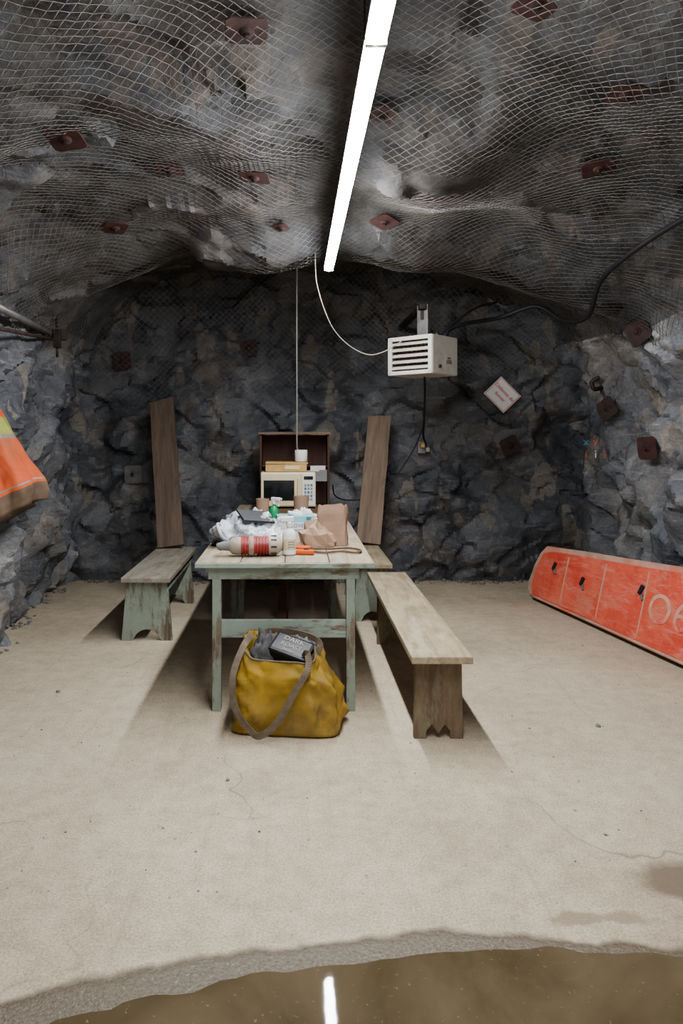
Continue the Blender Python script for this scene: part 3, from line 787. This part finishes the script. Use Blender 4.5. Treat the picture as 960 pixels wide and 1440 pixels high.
# ------------------------------------------------------------------ yellow bag
def tote():
    e = empty('canvas_tote_bag', (-.035, 3.41, 0), (0, 0, math.radians(-6)))
    secs = [(.002, .245, .125, -.004), (.010, .255, .138, -.004), (.05, .255, .146, -.002), (.12, .248, .148, 0), (.20, .238, .146, -.003), (.27, .220, .142, -.008), (.33, .196, .136, -.02), (.375, .176, .128, -.03), (.395, .172, .124, -.032)]
    S = []
    for a, b in zip(secs, secs[1:]):
        for k in range(4): S.append(tuple(a[q] + (b[q] - a[q]) * k / 4 for q in range(4)))
    S.append(secs[-1])
    sg = 144; vs, fs = [], []
    def ring(z, rx, ry, ox, shrink=0):
        for i in range(sg):
            a = 2 * math.pi * i / sg; c, s = math.cos(a), math.sin(a); ex = .34
            x = (rx - shrink) * math.copysign(abs(c) ** ex, c); y = (ry - shrink) * math.copysign(abs(s) ** ex, s)
            m = min(1, z / .06)
            w = noise.noise(V((x * 9, y * 9, z * 5))) * .028 * m + (abs(noise.noise(V((x * 12 + z * 9, y * 12, z * 9 + 3)))) - .2) * .040 * m + (abs(noise.noise(V((x * 24 - z * 20, y * 24, z * 14 + 8)))) - .2) * .014 * m
            k = 1 + w / .2
            zz = z
            t = sm((z - .22) / .17)
            zz += t * (-.035 * c * (.6 if s < 0 else .2) - .03 * max(0, -s) + .02 * s + .025 * max(0, -c) ** 3)
            vs.append((x * k + ox, y * k, zz))
    for (z, rx, ry, ox) in S: ring(z, rx, ry, ox)
    top = len(S) - 1
    ring(.393, .168, .120, -.032, .004); ring(.33, .188, .13, -.02, .006); ring(.26, .205, .135, -.005, .012)
    n = len(S) + 3
    for j in range(n - 1):
        for i in range(sg): a = j * sg + i; b = j * sg + (i + 1) % sg; fs.append((a, b, b + sg, a + sg))
    fs.append(tuple(range(sg))[::-1]); fs.append(tuple(range((n - 1) * sg, n * sg)))
    new_obj('bag_body', vs, fs, M_yel, True, e)
    base = top * sg
    rim = [V(vs[base + i % sg]) for i in range(0, sg + 1, 3)]
    sweep('rim_binding', rim, .0045, M_strap, 8, e, 2)
    H = (.05, 1, .1)
    sweep('front_strap', [(-.165, -.02, .44), (-.195, -.10, .405), (-.23, -.175, .29), (-.215, -.195, .15), (-.14, -.205, .05), (-.095, -.208, .035), (-.02, -.205, .10), (.06, -.198, .24), (.115, -.172, .335), (.105, -.11, .385), (.09, -.08, .36)], .01, M_strap, 8, e, 8, (.030, .005), H)
    sweep('rear_strap', [(.125, -.03, .33), (.16, -.02, .40), (.10, .03, .425), (.0, .07, .432), (-.10, .07, .432), (-.15, .03, .41)], .01, M_strap, 8, e, 8, (.028, .005), H)
    c = empty('contents'); c.parent = e
    box('black_carton', (.02, -.005, .355), (.20, .13, .09), M_blackpl, (math.radians(24), math.radians(14), -.25), parent=c, bev=.015)
    R = Euler((math.radians(24), math.radians(14), -.25)).to_matrix()
    for k, (tx, ss, yy) in enumerate((('DARK', .040, .03), ('ROAST', .034, -.01), ('beans', .024, -.04))):
        pos = V((.02, -.005, .355)) + R @ V((0, yy, .0462)); text('print_%d' % k, tx, ss, M_cord, pos, (math.radians(24), math.radians(14), -.25), c)
    blob('rag', (-.10, .02, .30), (.07, .08, .11), M_cloth, (30, 20), .6, 5, 3, parent=c)
    blob('rag_b', (.06, .05, .30), (.08, .05, .10), M_greypl, (30, 20), .6, 5, 8, parent=c)
tote()

# ------------------------------------------------------------------ orange barrier
def barrier():
    P0, P1 = V((2.02, 6.05, 0)), V((2.32, 4.25, 0))
    d = (P1 - P0).normalized(); ang = math.atan2(d.y, d.x)
    e = empty('plastic_traffic_barrier', P0, (0, 0, ang))
    t = empty('lean'); t.parent = e; t.rotation_euler = (math.radians(-13), 0, 0)
    Ln = 2.5
    top = lambda x: .46 + .14 * sm(x / 1.9) + .014 * math.sin(x * 3.2)
    out = [(0.05, .02), (-.03, .06), (-.045, .14), (-.01, .28), (.05, .40), (.12, top(.12))]
    for k in range(1, 22): x = .12 + (Ln - .12) * k / 21; out.append((x, top(x)))
    out += [(Ln, .02)]
    prism('shell', out, .09, M_barrL, 'XZ', (0, 0, 0), bev=.012, parent=t)
    pts = [(.07, .045), (.03, .12), (.05, .28), (.12, top(.12) - .06)] + [(.12 + 2.3 * k / 16, top(.12 + 2.3 * k / 16) - .04) for k in range(1, 17)] + [(2.42, .045)]
    prism('orange_face', pts, .010, M_barr, 'XZ', (0, -.047, 0), bev=.004, parent=t)
    for x in (.50, .98, 1.44, 1.92): box('vertical_rib', (x, -.053, top(x) * .5), (.014, .008, top(x) - .13), M_barrL, parent=t, bev=.003)
    for x, k in ((.33, .68), (.74, .56), (1.40, .66)):
        box('clip', (x, -.058, top(x) * k), (.026, .02, .065), M_blackpl, (0, .35, 0), parent=t, bev=.004); box('clip_b', (x + .025, -.058, top(x) * (k - .08)), (.016, .02, .04), M_galv, (0, -.5, 0), parent=t, bev=.004)
    for s, x, z, sz in (('O', 1.60, .28, .27), ('6', 1.79, .28, .27)):
        text('letter', s, sz, M_barrD, (x, -.0535, z), (math.pi / 2, 0, 0), t, .002)
    sweep('base_seam', [(.05, -.046, .03), (1.0, -.048, .035), (2.0, -.048, .035), (2.45, -.046, .03)], .010, M_barrL, 8, t)
barrier()

# ------------------------------------------------------------------ left wall things
def jacket():
    e = empty('hi_vis_jacket', (0, 4.22, 0))
    secs = [(1.72, -1.90, .03, .05), (1.68, -1.89, .05, .10), (1.60, -1.87, .07, .15), (1.50, -1.83, .09, .17), (1.40, -1.79, .11, .18), (1.30, -1.76, .13, .19), (1.20, -1.73, .15, .20), (1.12, -1.71, .165, .21), (1.05, -1.70, .185, .22), (1.01, -1.695, .19, .22), (.96, -1.69, .185, .22), (.91, -1.69, .17, .21)]
    S = []
    for a, b in zip(secs, secs[1:]):
        for k in range(4): S.append(tuple(a[q] + (b[q] - a[q]) * k / 4 for q in range(4)))
    S.append(secs[-1])
    sg = 128; vs, fs, fm = [], [], []
    for j, (z, cx, rx, ry) in enumerate(S):
        for i in range(sg):
            a = 2 * math.pi * i / sg
            f = 1 + (.02 + .20 * (1.72 - z)) * math.sin(a * 7 + 1.8 * noise.noise(V((z * 2, 0, 0)))) * .6 + .14 * noise.noise(V((math.cos(a) * 2, math.sin(a) * 2, z * 3))) + .05 * noise.noise(V((math.cos(a) * 6, math.sin(a) * 6, z * 14)))
            zz = z + .10 * sm((1.3 - z) / .3) * math.cos(a)
            vs.append((cx + rx * math.cos(a) * f, ry * math.sin(a) * f, zz))
    nS = len(S)
    for j in range(nS - 1):
        for i in range(sg):
            a = j * sg + i; b = j * sg + (i + 1) % sg; fs.append((a, b, b + sg, a + sg))
            fm.append(1 if 12 <= j <= 15 else (2 if j in (16, 32) else (3 if j > 34 else 0)))
    fs.append(tuple(range(sg))[::-1]); fm.append(0)
    fs.append(tuple(range((nS - 1) * sg, nS * sg))); fm.append(3)
    new_obj('body', vs, fs, None, True, e, mats=[M_orfab, M_lime, M_silver, M_brfab], fm=fm)
    sweep('sleeve', [(-1.84, -.10, 1.58), (-1.82, -.24, 1.42), (-1.79, -.28, 1.25), (-1.76, -.28, 1.08)], [.05, .06, .065, .06], M_orfab, 14, e)
    sweep('hook', [(-2.02, 0, 1.78), (-1.93, 0, 1.78), (-1.90, 0, 1.72), (-1.87, 0, 1.77)], .008, M_steeldk, 8, e)
jacket()
p, n = hit((0, 5.5, 2.15), (-1, 0, 0))
e = empty('drill_steel_rod', (0, 0, 0))
sweep('rod', [(-1.72, 4.0, 2.14), (p.x + .08, 5.45, 2.16)], .022, M_galv, 12, e, 0)
box('bracket', (p.x + .08, 5.45, 2.16), (.20, .06, .08), M_rust, (0, 0, .2), parent=e); sweep('second_rod', [(-1.74, 4.2, 2.02), (p.x + .10, 5.42, 2.12)], .012, M_rust, 10, e, 0)
box('clamp', (p.x + .14, 5.38, 2.12), (.05, .05, .14), M_steeldk, parent=e)
sweep('strap', [(p.x + .14, 5.38, 2.08), (p.x + .14, 5.38, 1.98)], .010, M_steeldk, 8, e, 0)
sweep('looped_cable', [(-1.95, 5.3, 2.44), (-1.85, 5.25, 2.50), (-1.78, 5.2, 2.44), (-1.76, 5.25, 2.34), (-1.78, 5.33, 2.20)], .012, M_steeldk, 8)
p, n = hit((.5, 6.1, 1.80), (1, 0, 0))
sweep('wall_hook', [(p.x + .02, 6.1, 1.80), (p.x - .08, 6.05, 1.78), (p.x - .10, 6.05, 1.84), (p.x - .05, 6.02, 1.88)], .018, M_steeldk, 10)
p, n = hit((.5, 6.22, 1.3), (1, 0, 0))
e = empty('painted_survey_marks', (p.x - .09, 6.2, 1.27), (math.radians(90), 0, math.radians(-38)))
for i, (s, m, x, y) in enumerate((('x', M_bluedk, -.08, .06), ('v', M_red, 0, .06), ('x', M_red, .08, .06), ('i', M_red, -.08, -.05), ('i', M_paper, 0, -.05), ('i', M_red, .08, -.05))):
    text('mark_%d' % i, s, .10, m, (x, y, 0), (0, 0, 0), e, .003)
p, n = hit((.5, 4.72, 1.27), (1, 0, 0))
box('paper_notice', (p.x - .05, 4.72, 1.27), (.10, .004, .17), M_paper, (0, .05, -.5), bev=0)

# ------------------------------------------------------------------ rubble
def rubble():
    vs, fs = [], []
    ico = bmesh.new(); bmesh.ops.create_icosphere(ico, subdivisions=1, radius=1)
    iv = [v.co.copy() for v in ico.verts]; ifc = [[v.index for v in f.verts] for f in ico.faces]; ico.free()
    def st(x, y, r):
        base = len(vs); sx, sy, sz = r * random.uniform(.7, 1.3), r * random.uniform(.7, 1.3), r * random.uniform(.4, .8); a = random.random() * 6
        sd = random.random() * 99
        for c in iv:
            k = 1 + .5 * noise.noise(c * 1.5 + V((sd, 0, 0))); q = V((c.x * sx * k, c.y * sy * k, c.z * sz * k))
            vs.append((x + q.x * math.cos(a) - q.y * math.sin(a), y + q.x * math.sin(a) + q.y * math.cos(a), max(0.001, q.z + sz * .5)))
        for f in ifc: fs.append(tuple(base + i for i in f))
    for _ in range(260):
        x = random.uniform(-2.0, 2.4); py = hit((x, 5.6, .05), (0, 1, 0))[0].y; st(x, py - abs(random.gauss(0, .05)), random.uniform(.004, .024))
    for _ in range(110):
        y = random.uniform(3.6, 6.4); px = hit((0, y, .05), (-1, 0, 0))[0].x; st(px + abs(random.gauss(0, .04)), y, random.uniform(.004, .024))
    for _ in range(160):
        x, y = random.uniform(-1.6, 2.0), random.uniform(2.15, 4.6)
        st(x, y, random.uniform(.002, .005))
    for x, y, r in [(1.45, 3.4, .014), (-1.28, 3.85, .014), (1.9, 4.7, .01), (-.27, 2.87, .01)]: st(x, y, r)
    new_obj('rock_rubble', vs, fs, M_stone)
rubble()

# ------------------------------------------------------------------ world, camera
w = bpy.data.worlds.new('World'); scene.world = w; w.use_nodes = True
w.node_tree.nodes['Background'].inputs[0].default_value = (1, .98, .95, 1)
w.node_tree.nodes['Background'].inputs[1].default_value = 1.1
cam = bpy.data.cameras.new('camera'); co = bpy.data.objects.new('camera', cam); COL.objects.link(co)
co.location = (0, 0, 1.4); co.rotation_euler = (math.pi / 2, 0, 0)
cam.lens = 25; cam.sensor_width = 36; cam.shift_x = .0458; cam.shift_y = -.0764; cam.clip_start = .02
scene.camera = co
scene.view_settings.view_transform = 'AgX'
try: scene.view_settings.look = 'AgX - Medium High Contrast'
except Exception as ex: print(ex)
scene.view_settings.exposure = 0.0
